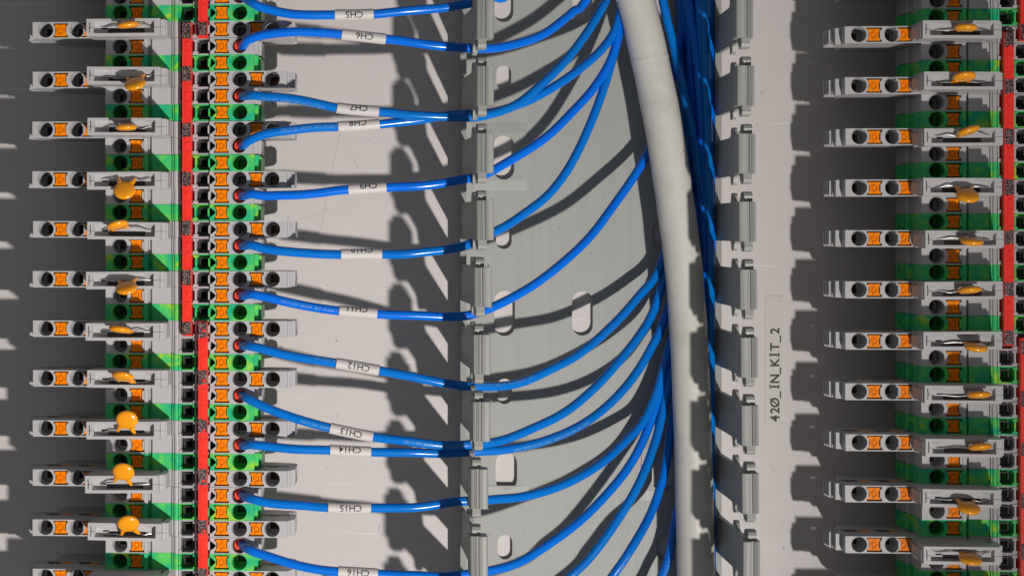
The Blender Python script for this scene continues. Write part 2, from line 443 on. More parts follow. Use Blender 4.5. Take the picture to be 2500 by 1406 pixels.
DUCT_WIRES = [
    [(44.46, -116.54, 22), (50.97, -110.98, 22), (57.58, -104.82, 21), (65.49, -94.43, 20), (73.55, -81.54, 18), (79.71, -67.62, 13), (83.62, -53.33, 9.5), (89.06, -32.04, 8.5), (95.03, -15.97, 10), (95.96, 0.0, 12.5), (91.48, 30.1, 13.4), (86.41, 53.58, 13.9), (82.38, 70.48, 14.3), (81.34, 77.01, 14.3)],
    [(57.67, -119.43, 20), (64.19, -111.76, 20), (70.82, -102.43, 19), (78.13, -91.49, 13), (82.49, -79.94, 10), (84.56, -69.44, 8.5), (86.89, -56.22, 7), (92.28, -37.49, 6.5), (96.74, -18.63, 10), (97.73, 0.0, 12), (96.25, 34.42, 13), (93.08, 78.0, 14)],
    [(76.95, -120.88, 12), (81.16, -113.14, 12), (83.94, -106.39, 11), (85.8, -97.23, 10), (88.19, -86.7, 9), (92.71, -70.79, 8), (98.0, -52.07, 8), (98.79, -18.69, 8), (98.66, 21.36, 8), (96.91, 78.64, 9)],
    [(98.36, -117.28, 5.7), (97.4, -77.97, 8.3), (96.94, -57.95, 9.4), (96.74, -31.5, 10.4), (95.92, 7.86, 10.9), (94.66, 47.26, 10.4), (93.36, 77.46, 10.4)],
    [(98.62, -118.07, 5), (97.5, -78.9, 4.7), (95.11, -45.48, 4.7), (93.68, -5.36, 4.2), (92.35, 34.84, 4.2), (89.96, 79.09, 4.2)],
    [(97.0, -115.5, 10.4), (96.54, -77.17, 11.5), (96.08, -50.84, 12.5), (95.49, -18.19, 13.5), (94.88, 20.82, 13.0), (93.11, 53.46, 12.5), (89.88, 76.95, 12.5)],
    [(97.2, -130, 7.8), (96.8, -70, 8.9), (95.6, -20, 8.9), (93.8, 20, 8.3), (91.0, 60, 8.9), (89.5, 85, 8.9)],  # from here on: extra wires added to block light within the bundle
    [(95.0, -130, 4.0), (94.2, -60, 4.2), (92.6, 0, 4.0), (90.4, 40, 4.2), (88.0, 85, 4.0)],
    [(97.5, -130, 13.5), (97.0, -60, 14.6), (96.6, 0, 15.1), (95.6, 40, 15.1), (94.6, 85, 15.1)],
    [(97.4, -40, 12.0), (96.9, 0, 12.0), (95.9, 40, 11.5), (93.2, 85, 10.9)],
]
CABLE = [(71.0, 79.0, 17.5), (72.57, 73.72, 17.5), (76.62, 56.59, 17.5), (81.19, 34.2, 17.5), (84.71, 11.84, 17.5), (87.19, -6.57, 17.5), (88.88, -24.98, 17.5), (90.31, -52.58, 17.5), (91.22, -84.11, 17.5), (91.75, -111.18, 17.5), (91.88, -118.28, 17.5)]
HOLES = [(31.15, 74.6, 6.24, 12.21), (31.15, 50.18, 4.88, 8.14), (31.15, 23.74, 6.78, 14.65), (31.15, -2.03, 5.16, 8.96), (31.42, -27.8, 6.78, 14.93), (57.04, -27.74, 6.78, 14.65), (57.04, 74.7, 6.51, 12.21), (31.42, -53.57, 4.88, 8.41), (31.96, -80.02, 7.06, 14.11), (31.56, -105.11, 4.88, 8.14), (82.54, 74.54, 6.24, 13.57), (82.54, 49.96, 4.88, 8.14), (82.54, 23.63, 6.78, 14.65), (82.54, -2.03, 5.16, 8.96), (82.8, -27.68, 6.78, 14.93), (82.8, -53.34, 4.88, 8.41), (83.34, -79.67, 7.06, 14.11), (83.61, -104.64, 4.88, 8.14)]
RECESS = [(21.15, 35.29, 38.71, 12.74), (76.37, 33.78, 92.97, 12.68), (17.63, -68.16, 39.25, -88.1), (76.37, -68.91, 94.31, -89.31)]
# run everything on past the edges of the view: up along the duct, and down or out through further slots
def run_on(pts):
    (x0, y0, z0), (x1, y1, z1) = pts[-2], pts[-1]
    k = (112 - y1) / max(4.0, y1 - y0)
    return pts + [(x1 + max(-8, min(26, (x1 - x0) * k * .7)), 112, z1)]
WIRES = {n: run_on(p) for n, p in WIRES.items()}
PRE = {0: [(-10, -129, 39), (17, -128, 36), (31, -124, 29)], 1: [(-10, -149, 39), (17, -148, 36), (39, -136, 27)], 2: [(-10, -169, 39), (17, -168, 36), (45, -158, 22), (64, -140, 15)]}
DUCT_WIRES = [run_on(PRE.get(n, [(p[0][0], -195, p[0][2])]) + p) for n, p in enumerate(DUCT_WIRES)]
CABLE = [(CABLE[0][0] - 7, 112, 17.5)] + CABLE + [(90.6, -195, 17.5)]
SLEEVES = [(-23.25, -11.29), (-21.08, -7.48), (-22.48, -9.52), (-22.23, -9.52), (-19.05, -7.36), (-21.34, -8.63), (-21.85, -10.15), (-22.74, -9.52), (-24.65, -11.42), (-24.77, -12.06), (-25.28, -12.06), (-22.23, -10.02)]
LINES = list(zip([[(-22.39, 35.54), (-25.26, 23.24), (-27.32, 12.31), (-29.64, 0.0)], [(-37.59, 3.01), (-32.11, 4.79), (-27.32, 6.84)], [(-137.85, 23.05), (-131.58, 23.45), (-126.7, 23.72)]], (0.035, 0.025, 0.04)))
ISHIFT = 0.0

# ------------------------------------------------------------------ mounting panel
mb = MB(); mb.box(-165, 245, -200, 115, -2, 0)
panel = tag(mb.build('mounting_panel', 'panel'), 'flat light grey painted mounting panel', None, kind='structure')
for pts, r in (LINES):
    mb = MB(); mb.tube([(x, y, 0.0) for x, y in pts], r, 5)
    mb.build('scratch', 'hair', panel)

def lint(x, y, n, size, seed):
    rnd = random.Random(seed); a = rnd.uniform(0, 6.28); p = Vector((x, y, 0.04)); pts = [tuple(p)]
    for _ in range(n):
        a += rnd.uniform(-.9, .9); p = p + Vector((math.cos(a), math.sin(a), 0)) * size; pts.append((p.x, p.y, 0.04 + rnd.random() * .15))
    mb = MB(); mb.tube(spline(pts, 4), 0.032, 5)
    mb.build('lint', 'hair', panel)
for q in ((-17, 21, 6, .55), (-10, -98, 7, .9), (-24, -64, 4, .7), (-28, -79, 3, .5), (-13, 30, 3, .4), (116, 44, 4, .5), (112, 18, 3, .6), (119, -78, 4, .6), (-128, -30, 3, .6), (-29, 58, 3, .5), (-34, -47, 4, .5)):
    lint(*q, seed=int(q[0] * 7 + q[1]))

# ------------------------------------------------------------------ wiring duct
duct = thing('wiring_duct', 'grey slotted plastic wiring duct carrying the blue wires and the thick grey cable', 'wiring duct', (58, 0, 0))
DX = 58.0
XL, XR = 16.6, 101.2            # outer faces at the foot
mb = MB()
outer = rect(XL - DX + 2.0, XR - DX - 2.0, -200, 110)
mb.prism(outer, [slot(x - DX, y, w, h) for x, y, w, h in HOLES], 0.25, 2.0)
floor = mb.build('duct_floor', 'duct_floor', duct)
for n_, (x0, y0, x1, y1) in enumerate(RECESS):
    hole = [h for h in HOLES if x0 - 4 < h[0] < x1 and y1 < h[1] < y0][0]
    mb = MB(); r = 3.4; zt = 2.4
    lo, hi = y1, y0
    x0 = max(x0, XL + 2.2)
    mb.prism(rect(x0 - DX, x1 - DX, lo + r, hi - r), [slot(hole[0] - DX, hole[1], hole[2], min(hole[3], hi - lo - 2 * r - 0.6))], 2.004, zt)
    for a, b in ((lo, lo + r), (hi, hi - r)):
        vs = [(x0 - DX, a, 2.004), (x1 - DX, a, 2.004), (x1 - DX, b, 2.004), (x0 - DX, b, 2.004), (x0 - DX, b, zt), (x1 - DX, b, zt)]
        mb.add(vs, [(0, 1, 2, 3), (0, 1, 5, 4), (0, 3, 4), (1, 2, 5), (2, 3, 4, 5)])
    mb.build('pad', 'duct_floor', floor)
for x0, x1 in ((XL, XL + 2.0), (XR - 2.0, XR)):
    mb = MB(); mb.box(x0 - DX, x1 - DX, -200, 110, 0.25, 10)
    mb.build('duct_wall', 'duct', duct)

W_ = 5.95
half = [(W_, 9.98), (W_, 35.5), (W_ + 0.6, 36.4), (W_ + 2.2, 36.8), (W_ + 2.9, 37.8), (W_ + 2.95, 39.2), (W_ + 2.2, 40.2), (W_ + 0.7, 40.7), (W_, 41.8), (W_, 60.0)]
FING = half + [(-y, z) for y, z in reversed(half)]
_h = [(W_ - 0.1, 49.8), (W_ + 0.25, 51.0), (W_ + 0.9, 52.2), (W_ + 1.9, 52.9), (W_ + 2.7, 53.6), (W_ + 3.0, 55.0), (W_ + 2.95, 57.2), (W_ + 2.5, 58.4), (W_ + 1.6, 58.9), (W_ + 0.6, 58.6)]
HEAD = _h + [(-y, z) for y, z in reversed(_h)]
def lip_profile(sg):
    # broad rounded bead on the inner side, narrow ribbed bead on the outer side
    pr = [(-2.75, 54.0), (-2.75, 59.6), (-2.45, 60.5), (-1.6, 61.0), (-0.9, 61.0), (-0.1, 60.6), (0.15, 59.9), (0.25, 57.5), (0.42, 57.5), (0.5, 60.0),
          (0.75, 60.6), (1.1, 60.2), (1.35, 60.55), (1.6, 60.2), (1.9, 60.55), (2.35, 60.3), (2.6, 59.5), (2.7, 54.0)]
    return [(sg * x, z) for x, z in pr]
def finger(k, side):
    yc = (62.95 - 20.08 * k) if side < 0 else (62.8 - 20.17 * k)
    yn = (560 + (62.95 - yc) * 8) / 1406.0
    if side < 0:
        xb = XL + 1.0; lean = (22.7 - 1.9 * max(0, (20 - yc) / 100)) - xb + random.uniform(-.25, .25)
    else:
        xb = XR - 1.0; lean = (99.9 + 1.2 * max(-0.5, (20 - yc) / 110)) - xb + random.uniform(-.25, .25)
    tw = random.uniform(-0.012, 0.012)
    sh = lambda x, y, z: (xb + lean * (max(0, z - 10) / 50.0) ** 1.15 + x + tw * y * z / 60 - DX, yc + y, z)
    mb = MB()
    mb.prism(FING, [], -0.7, 0.7, fn=lambda a, b, c: sh(c, a, b))
    fo = mb.build('finger', 'duct', duct)
    mb = MB()
    mb.prism(lip_profile(-1 if side < 0 else 1) if side > 0 else lip_profile(-1), [], -W_ + 0.05, W_ - 0.05, fn=lambda a, b, c: sh(a, c, b))
    o_ = 0.55 * side
    mb.prism(HEAD, [], -1.25, 1.25, fn=lambda a, b, c: sh(c + o_, a, b))
    for s_ in (-1, 1):       # swollen rounded tip of each ear
        mb.tube([sh(o_ - 1.5, s_ * (W_ + 1.7), 56.0), sh(o_ - 1.1, s_ * (W_ + 1.8), 56.0), sh(o_ + 1.1, s_ * (W_ + 1.8), 56.0), sh(o_ + 1.5, s_ * (W_ + 1.7), 56.0)], [0.9, 1.25, 1.25, 0.9], 12)
    # ragged moulding flash at the corners of the bead
    for s_ in (-1, 1):
        for q in range(4):
            y = s_ * (W_ + random.uniform(-0.1, 0.5)); x = -side * (2.2 + random.uniform(-0.6, 0.9)); z = 59.0 + random.uniform(-.5, .8)
            p = [Vector((x, y, z)), Vector((x + random.uniform(-.7, .7), y + s_ * random.uniform(-.1, .9), z + random.uniform(-.3, .5))), Vector((x + .25, y + .2, z - .3))]
            p.append(p[0] + Vector((.1, -.1 * s_, -.35)))
            mb.add([sh(*a) for a in p], [(0, 1, 2), (0, 1, 3), (1, 2, 3), (0, 2, 3)])
    mb.build('lip', 'duct', fo, smooth=True)
for k in range(-2, 13):
    finger(k, -1); finger(k, 1)

# ------------------------------------------------------------------ terminal blocks
ZT = 40.0
PW, PH = 2.0, 1.9
BOW = [(-PW, -PH), (PW, -PH), (PW, -PH + 0.45), (PW - 0.5, -PH + 1.0), (PW - 0.5, PH - 1.0), (PW, PH - 0.45), (PW, PH),
       (-PW, PH), (-PW, PH - 0.45), (-PW + 0.5, PH - 1.0), (-PW + 0.5, -PH + 1.0), (-PW, -PH + 0.45)]
TEST = [(-1.3, -1.15), (-0.75, -1.6), (-0.2, -1.5), (1.15, -0.35), (1.3, 0), (1.15, 0.35), (-0.2, 1.5), (-0.75, 1.6), (-1.3, 1.15)]
def off(poly, x, y, s=1.0): return [(x + px * s, y + py * s) for px, py in poly]

def pusher_mesh():
    mb = MB()
    mb.prism(BOW, [], 33.0, 39.0, taper=None)
    mb.prism(off(BOW, 0, 0, 0.95), [circle(-0.05, 0, 1.12, 20)], 39.002, 39.55)
    mb.prism(circle(-0.05, 0, 1.11, 20), [], 39.002, 39.3)
    # key-hole shaped relief: raised ring, dished disc and a bar
    mb.prism(circle(-0.05, 0, 1.02, 20), [circle(-0.05, 0, 0.80, 20)], 39.302, 39.70)
    mb.prism(circle(-0.05, 0, 0.70, 16), [], 39.302, 39.62, taper=0.75)
    mb.box(-0.45, 0.30, -PH * 0.92, -1.13, 39.552, 39.85)
    mb.box(0.02, 0.30, 1.13, PH * 0.92, 39.552, 39.85)
    return mb.mesh('pusher', 'orange')
ME_PUSH = pusher_mesh()
mb = MB(); mb.box(0.75, 1.05, -1.25, 1.25, 26.3, 31.4); mb.box(-1.3, -1.05, -1.25, 1.25, 26.3, 31.0); mb.box(-1.3, 1.3, -1.25, 1.25, 26.05, 26.3)
ME_CLAMP = mb.mesh('clamp_spring', 'brass')

def plate(mb, x0, x1, hw, holes, pushers, tests, open_side=0.02):
    """conductor deck: funnels, pusher wells and test points cut through the top, square clamp windows below"""
    cut = [circle(x, 0.05, 2.38, 28) for x in holes] + [off(BOW, x, 0, 1.17) for x in pushers] + [off(TEST, x, 0, .92) for x in tests]
    mb.prism(rect(x0, x1, -hw, hw), cut, 31.5, ZT)
    cut2 = [rect(x - 1.35, x + 1.35, -1.3, 1.3) for x in holes] + [off(BOW, x, 0, 1.15) for x in pushers] + [off(TEST, x, 0) for x in tests]
    mb.prism(rect(x0 + 0.02, x1 - 0.02, -hw + 0.02, max(hw - open_side, 2.2)), cut2, 26.0, 31.498)
    # faint raised funnel lips
    for x in holes:
        mb.prism(circle(x, 0.05, 2.5, 28), [circle(x, 0.05, 2.36, 28)], ZT + 0.002, ZT + 0.12)

def middle(mb, hw):
    """marker shelf, ridges and the two rows of jumper sockets"""
    mb.box(-12.4, -11.3, -hw, hw, 20, 37.6)
    mb.box(-11.298, -5.0, -hw, hw, 20, 38.8)
    mb.box(-4.85, -4.5, -hw, hw, 20, 39.4)
    pr = [(-4.48, 30), (-4.48, 39.2), (-4.1, 39.9), (-3.5, 40.1), (-3.0, 39.8), (-2.85, 39.0), (-2.85, 30)]
    mb.prism(pr, [], -hw, hw, fn=lambda a, b, c: (a, c, b))
    mb.box(-2.75, -1.95, -hw, -hw + 1.1, 20, 39.8)
    mb.box(-2.75, -2.25, -hw + 1.1, hw, 20, 39.5)
    mb.box(-12.4, -1.95, -hw + .03, hw - .03, 18, 34)
    # socket deck
    cut = [rect(x - 1.15, x + 1.15, -1.2, 1.2) for x in (0.0, 4.78)]
    mb.prism(rect(-1.94, 6.96, -hw + .01, hw - .01), cut, 30.0, 35.2)
    for s in (-1, 1):
        y0, y1 = sorted((s * hw, s * (hw - 0.33)))
        mb.box(-1.9, 6.6, y0, y1, 35.21, 39.3)
        mb.box(1.7, 3.2, *sorted((s * (hw - 0.34), s * (hw - 1.0))), 35.21, 39.6)
    mb.box(2.2, 2.75, -hw + 1.01, hw - 1.01, 35.21, 39.5)
    mb.box(6.4, 6.96, -hw + 0.9, hw - 0.9, 35.21, 38.2)
    mb.box(-1.94, 6.96, -hw + .03, hw - .03, 20, 29.998)

def foot(mb, xa, xb, hw):
    # tapering foot that clips over the rail (x from xa to xb at the shoulder)
    pr = [(xa, 28), (xa, 15.5), (xa + .6, 13.0), (-24.5, 10.5), (-24.5, 7.4), (10.5, 7.4), (11.0, 3.0), (13.5, 3.0), (13.8, 10.5), (xb - 3, 14), (xb - 1, 20), (xb, 28)]
    pr = sorted(set(pr), key=pr.index)
    mb.prism(pr, [], -hw + .02, hw - .02, fn=lambda a, b, c: (a, c, b))

def end_ribs(mb, x, hw, zs, reach):
    """stepped end face: ribs low down reaching out, plain block above, shadow gap under the deck"""
    for k, z in enumerate(zs):
        mb.box(x - reach + 0.12 * k, x + .1, -hw + .15, hw - .15, z, z + 0.8)
    z0 = zs[0]; z1 = zs[-1] + 1.7
    mb.box(x - reach + 1.0, x + .05, -hw + .3, hw - .3, z0 - .6, z1)
    mb.box(x - reach * .55, x + .02, -hw + .05, hw - .05, z1 + .02, z1 + 3.0)

HW = 2.58
def short_mesh(name, mat):
    mb = MB()
    plate(mb, -25.8, -12.42, HW, [-21.28], [-16.1], [])
    mb.box(-13.6, -12.45, -HW, HW, ZT + .002, ZT + 0.25)
    middle(mb, HW)
    plate(mb, 6.98, 20.85, HW, [16.35], [10.7], [8.0 - 0.35])
    mb.box(20.87, 21.9, -HW + .2, HW - .1, 24, 37.2)
    mb.box(21.92, 22.6, -HW + .2, HW - .6, 20, 34)
    foot(mb, -25.7, 20.8, HW)
    end_ribs(mb, -25.8, HW, [19.0, 20.8, 22.6, 24.4], 2.2)
    return mb.mesh(name, mat)
def long_mesh():
    mb = MB()
    plate(mb, -48.9, -12.42, HW, [-44.73, -34.61], [-40.06, -31.1], [], 0.4)
    middle(mb, HW)
    plate(mb, 6.98, 31.2, HW, [16.35, 26.6], [10.7, 21.6], [8.0 - 0.35], 0.4)
    mb.box(31.25, 31.9, -HW + .1, HW - .1, 25, 38.6); mb.box(31.95, 32.5, -HW + .1, HW - .1, 25, 37.5)
    mb.box(32.52, 33.4, -HW + .1, HW - .1, 25, 36.0)
    # undercut floor of the two overhanging arms, with ribs and pockets along the open side
    mb.box(-48.7, -24, -HW + .1, HW - .08, 24.5, 25.998)
    mb.box(19, 31.0, -HW + .1, HW - .08, 24.5, 25.998)
    hook = [(-48.6, 24.52), (-47.3, 24.3), (-46.9, 20.5), (-45.6, 20.0), (-45.2, 12.0), (-43.8, 8.2), (-36, 7.6), (-24, 7.6), (-24, 24.52)]
    mb.prism(hook, [], -HW + .4, HW - .9, fn=lambda a, b, c: (a, c, b))
    hook2 = [(19, 24.52), (19, 11.0), (25.5, 11.5), (31.0, 13.0), (32.6, 14.6), (32.9, 16.2), (31.8, 17.2), (30.6, 16.6), (30.2, 18.5), (32.0, 20.2), (32.6, 24.52)]
    mb.prism(hook2, [], -HW + .4, HW - .9, fn=lambda a, b, c: (a, c, b))
    foot(mb, -25.7, 20.8, HW)
    end_ribs(mb, -48.9, HW, [25.2, 27.0, 28.8, 30.6], 3.3)
    return mb.mesh('housing', 'grey')
ME_SHORT = short_mesh('housing', 'grey')
ME_EARTH = short_mesh('housing', 'green')
ME_LONG = long_mesh()
mb = MB()
for x in (0.0, 4.78):
    mb.box(x - 1.14, x + 1.14, -1.19, 1.19, 30.01, 31.0)
    mb.prism(rect(x - 1.5, x + 1.5, -1.55, 1.45), [rect(x - 1.02, x + 1.02, -1.05, 1.0)], 35.22, 36.7)
ME_SOCK = mb.mesh('socket_contact', 'dark')

mb = MB()
for x in (-40.06, -31.1, 21.6): mb.box(x - 1.5, x + 1.2, HW - .37, HW - .12, 27.4, 31.3)
ME_STEM = mb.mesh('pusher_stem', 'orange')
mb = MB()
for x in (-44.73, -34.61, 26.6):
    mb.box(x - 2.2, x + 2.0, HW - .37, HW - .2, 26.4, 27.4); mb.box(x + 1.2, x + 2.2, HW - .37, HW - .16, 27.42, 31.2)
    mb.box(x - 1.2, x + .6, HW - .37, HW - .22, 28.2, 31.0)
ME_SIDE = mb.mesh('side_spring', 'brass')

def terminal(kind, X, Y, label, group):
    nm = {'long': 'long_terminal_block', 'short': 'terminal_block', 'earth': 'earth_terminal_block'}[kind]
    t = thing(nm, label, 'terminal block', (X + random.uniform(-.12, .12), Y, random.uniform(-.08, .08)), group, (random.uniform(-.002, .002), 0, random.uniform(-.0012, .0012)))
    place('housing', {'long': ME_LONG, 'short': ME_SHORT, 'earth': ME_EARTH}[kind], t)
    ps = [-40.06, -31.1, 10.7, 21.6] if kind == 'long' else [-16.1, 10.7]
    hs = [-44.73, -34.61, 16.35, 26.6] if kind == 'long' else [-21.28, 16.35]
    for x in ps:
        o = place('pusher', ME_PUSH, t, (x, 0, random.uniform(-.15, .12)))
    for x in hs: place('clamp_spring', ME_CLAMP, t, (x, 0, 0))
    place('socket_contact', ME_SOCK, t)
    if kind == 'long':
        place('pusher_stem', ME_STEM, t); place('side_spring', ME_SIDE, t)
    return t

# component plug housing
def plug_mesh():
    mb = MB(); hw = 2.66
    x0, x1 = -29.5, -6.9
    mb.box(x0 + .3, x1 - 1.2, -hw + .1, hw - .1, 40.01, 46.0)
    ins = rect(x0 + 2.1, x1 - 1.75, -1.75, 1.95)
    slit = [(x0 + .75, -1.5), (x0 + 1.0, -1.5), (x0 + 1.15, 0.1), (x0 + 1.0, 1.7), (x0 + .7, 1.7), (x0 + .85, 0.1)]
    mb.prism(rect(x0, x1, -hw, hw), [ins, slit], 50.6, 53.0)
    mb.prism(rect(x0 + .05, x1 - .05, -hw + .03, hw - .03), [rect(x0 + 6.2, x1 - 5.0, -1.7, -0.15), rect(x0 + 4.2, x0 + 6.1, -.35, .15)], 46.0, 50.598)
    # sloping shoulders inside the tray
    for a, b in ((x0 + 2.1, x0 + 6.2), (x1 - 1.75, x1 - 4.8)):
        mb.add([(a, -1.74, 49.4), (b, -1.74, 49.4), (b, -.5, 49.4), (a, -.5, 49.4), (a, -1.74, 52.3), (a, -.5, 49.9)], [(0, 1, 2, 3), (0, 1, 4), (1, 2, 5, 4), (2, 3, 5), (0, 3, 5, 4)])
        mb.add([(a, 1.94, 49.4), (b, 1.94, 49.4), (b, .4, 49.4), (a, .4, 49.4), (a, 1.94, 52.5), (b, 1.94, 51.2), (a, .4, 49.9)], [(0, 1, 2, 3), (0, 1, 5, 4), (1, 2, 5), (4, 5, 2, 6), (2, 3, 6), (0, 3, 6, 4)])
    # clip on the far end and latch lines
    mb.box(x1 + .02, x1 + 1.3, -hw + .25, hw - .1, 40.01, 50.4)
    mb.box(x1 + 1.32, x1 + 1.75, -hw + .5, hw - .2, 40.01, 49.2)
    mb.box(x0 - .28, x0 - .01, -hw + .6, hw - 1.2, 41, 51.5)
    for z in (41.2, 42.6, 44.0): mb.box(x0 + .02, x0 + .3, -hw + .1, hw - .1, z, z + .7)
    return mb.mesh('housing', 'grey')
ME_PLUG = plug_mesh()
mb = MB()
mb.box(-29.1, -27.3, -0.1, 0.02, 52.9, 53.02); mb.box(-8.6, -5.4, -0.1, 0.02, 52.9, 53.02)
ME_SPLIT = mb.mesh('parting_seam', 'dark')

def cap_meshes():
    mb = MB()
    R, T, n, m_ = 3.4, 1.12, 30, 12
    cz = R + 1.15
    vs = []; fs = []
    for i in range(m_ + 1):
        a = math.pi * i / m_
        rr = math.sin(a) ** 0.72 if 0 < i < m_ else 0.0
        y = T * math.copysign(abs(math.cos(a)) ** 0.9, math.cos(a))
        for k in range(n):
            q = 2 * math.pi * k / n
            vs.append((R * rr * math.cos(q), y, cz + R * 0.93 * rr * math.sin(q)))
    for i in range(m_):
        for k in range(n):
            j = (k + 1) % n
            fs.append((i * n + k, i * n + j, (i + 1) * n + j, (i + 1) * n + k))
    mb.add(vs, fs)
    mb.tube([(-1.6, 0, 2.3), (-2.05, .1, 1.3), (-2.3, 0, 0.5), (-2.45, 0, 0.0)], [1.0, .75, .52, .38], 10)
    mb.tube([(1.6, 0, 2.3), (2.15, -.1, 1.2), (2.75, 0, 0.3), (3.0, 0, -.1)], [1.0, .75, .5, .36], 10)
    return mb.mesh('disc', 'cap', True)
ME_CAP = cap_meshes()

def capacitor(X, Y, xl, alpha, yaw, label, group):
    """disc capacitor whose legs sit in the tray of a plug; alpha leans it up (+) or down (-) the strip"""
    t = thing('disc_capacitor', label, 'capacitor', (X, Y, 51.6), group)
    d = place('disc', ME_CAP, t, (xl, 0.1, 0.0))
    d.rotation_euler = (math.radians(-alpha), math.radians(random.uniform(-7, 7)), math.radians(yaw))
    rm = d.rotation_euler.to_matrix()
    for sx, xe in ((-2.45, -25.6), (3.0, -9.4)):
        e = rm @ Vector((sx, 0, 0)) + Vector((xl, 0.1, 0))
        jog = random.uniform(-.5, .5)
        end = Vector((xe, 0.0, -1.1))
        mid = e.lerp(end, 0.35) + Vector((0, jog, 0.35)); mid2 = e.lerp(end, 0.75) + Vector((0, -jog * .4, 0.25))
        mb = MB(); mb.tube(spline([rm @ Vector((sx * .95, 0, .35)) + Vector((xl, .1, 0)), e, mid, mid2, end], 5), 0.21, 8)
        mb.build('lead', 'lead', t, True)
    return t

# strips --------------------------------------------------------------------------------
X1, X2 = -69.4, -69.4 + 252.0
P_ = 15.6
capsL = [(-16.34, -4, 6), (-14.83, -36, 10), (-17.35, -3, 0), (-17.48, -58, -4), (-19.6, 14, 13), (-17.35, -32, 6), (-18.36, 8, -5), (-17.6, 24, -4), (-17.73, 66, -8), (-18.86, 60, -10), (-16.47, 54, 4)]
capsR = [(-17.51, 2, -2), (-18.35, 16, 2), (-17.15, 10, 16), (-17.39, -38, 0), (-16.19, -10, -3), (-16.79, 6, 4), (-14.99, -12, -4), (-13.79, 8, 2), (-13.55, 10, 3), (-17.03, -24, -4), (-16.19, -18, -6)]
HOLE_X = X1 + 16.35
rowY = lambda i: -15.58 + P_ * (6 - i)
rowYR = lambda i: -18.55 + 15.64 * (6 - i)
lean = lambda a: 'leaning up its tray' if a > 20 else ('hanging down over its tray' if a < -20 else 'standing edge-on in its tray')
for i in range(-1, 16):
    y = rowY(i); ch = 'CH%d' % (i + 5)
    vis = 0 <= i <= 11
    if vis:
        lab = ['',
               'short grey terminal block gripping the blue wire marked %s' % ch,
               'short green-yellow earth terminal block just past the grey block holding wire %s' % ch]
        lab[0] = 'long grey terminal block bearing a capacitor plug, directly before the block gripping wire %s' % ch
        grp = ['long terminal blocks along the wired strip', 'short grey terminal blocks along the wired strip', 'earth terminal blocks along the wired strip']
    else:
        w = 'before the CH5 wire' if i < 0 else 'past the CH16 wire'
        lab = ['long grey terminal block at the cut-off end of the wired strip %s' % w,
               'short grey terminal block at the cut-off end of the wired strip %s' % w,
               'green-yellow earth terminal block at the cut-off end of the wired strip %s' % w]
        grp = ['long terminal blocks along the wired strip', 'short grey terminal blocks along the wired strip', 'earth terminal blocks along the wired strip']
    terminal('long', X1, y, lab[0], grp[0])
    terminal('short', X1, y - 5.2, lab[1], grp[1])
    terminal('earth', X1, y - 10.4, lab[2], grp[2])
    if 0 <= i <= 15:
        p = thing('capacitor_plug', ('grey plug housing on the long block before wire %s' % ch) if vis else 'grey plug housing on the long block past wire CH16',
                  'plug', (X1 + random.uniform(-.3, .15), y, 0), 'capacitor plugs along the wired strip', (random.uniform(-.02, .02), random.uniform(-.006, .006), random.uniform(-.012, .012)))
        place('housing', ME_PLUG, p); place('parting_seam', ME_SPLIT, p)
        c = capsL[i - 1] if 1 <= i <= 11 else (-17.0, -6, 3)
        capacitor(X1, y, c[0], c[1], c[2], ('orange disc capacitor in the plug before wire %s, %s' % (ch, lean(c[1]))) if vis else 'orange disc capacitor in the plug past wire CH16', 'capacitors along the wired strip')
SR = 'in the strip without blue wires'
for i in range(-1, 16):
    y = rowYR(i)
    terminal('long', X2, y, 'long grey terminal block bearing a capacitor plug ' + SR, 'long terminal blocks along the unwired strip')
    terminal('short', X2, y - 5.2, 'short grey terminal block with empty holes ' + SR, 'short grey terminal blocks along the unwired strip')
    terminal('earth', X2, y - 10.4, 'short green-yellow earth terminal block ' + SR, 'earth terminal blocks along the unwired strip')
    if 0 <= i <= 15:
        p = thing('capacitor_plug', 'grey plug housing holding a capacitor ' + SR, 'plug', (X2 + random.uniform(0.5, .9), y, 0), 'capacitor plugs along the unwired strip', (random.uniform(-.02, .02), random.uniform(-.006, .006), random.uniform(-.012, .012)))
        place('housing', ME_PLUG, p); place('parting_seam', ME_SPLIT, p)
        c = capsR[i - 1] if 1 <= i <= 11 else (-17.0, -6, 3)
        capacitor(X2 + .6, y, c[0], c[1], c[2], 'orange disc capacitor %s, %s' % (lean(c[1]), SR), 'capacitors along the unwired strip')

# top-hat rails under the strips
for X, lb in ((X1, 'zinc rail under the terminal strip wired in blue'), (X2, 'zinc rail under the terminal strip without blue wires')):
    mb = MB(); c = X - 8.0
    pr = [(-17.5, 7.3), (-17.5, 6.3), (-12.6, 6.3), (-12.6, 0.05), (12.6, 0.05), (12.6, 6.3), (17.5, 6.3), (17.5, 7.3), (11.6, 7.3), (11.6, 1.05), (-11.6, 1.05), (-11.6, 7.3)]
    mb.prism([(c + a, b) for a, b in pr], [], -200, 110, fn=lambda a, b, q: (a, q, b))
    tag(mb.build('din_rail', 'steel'), lb, 'rail')

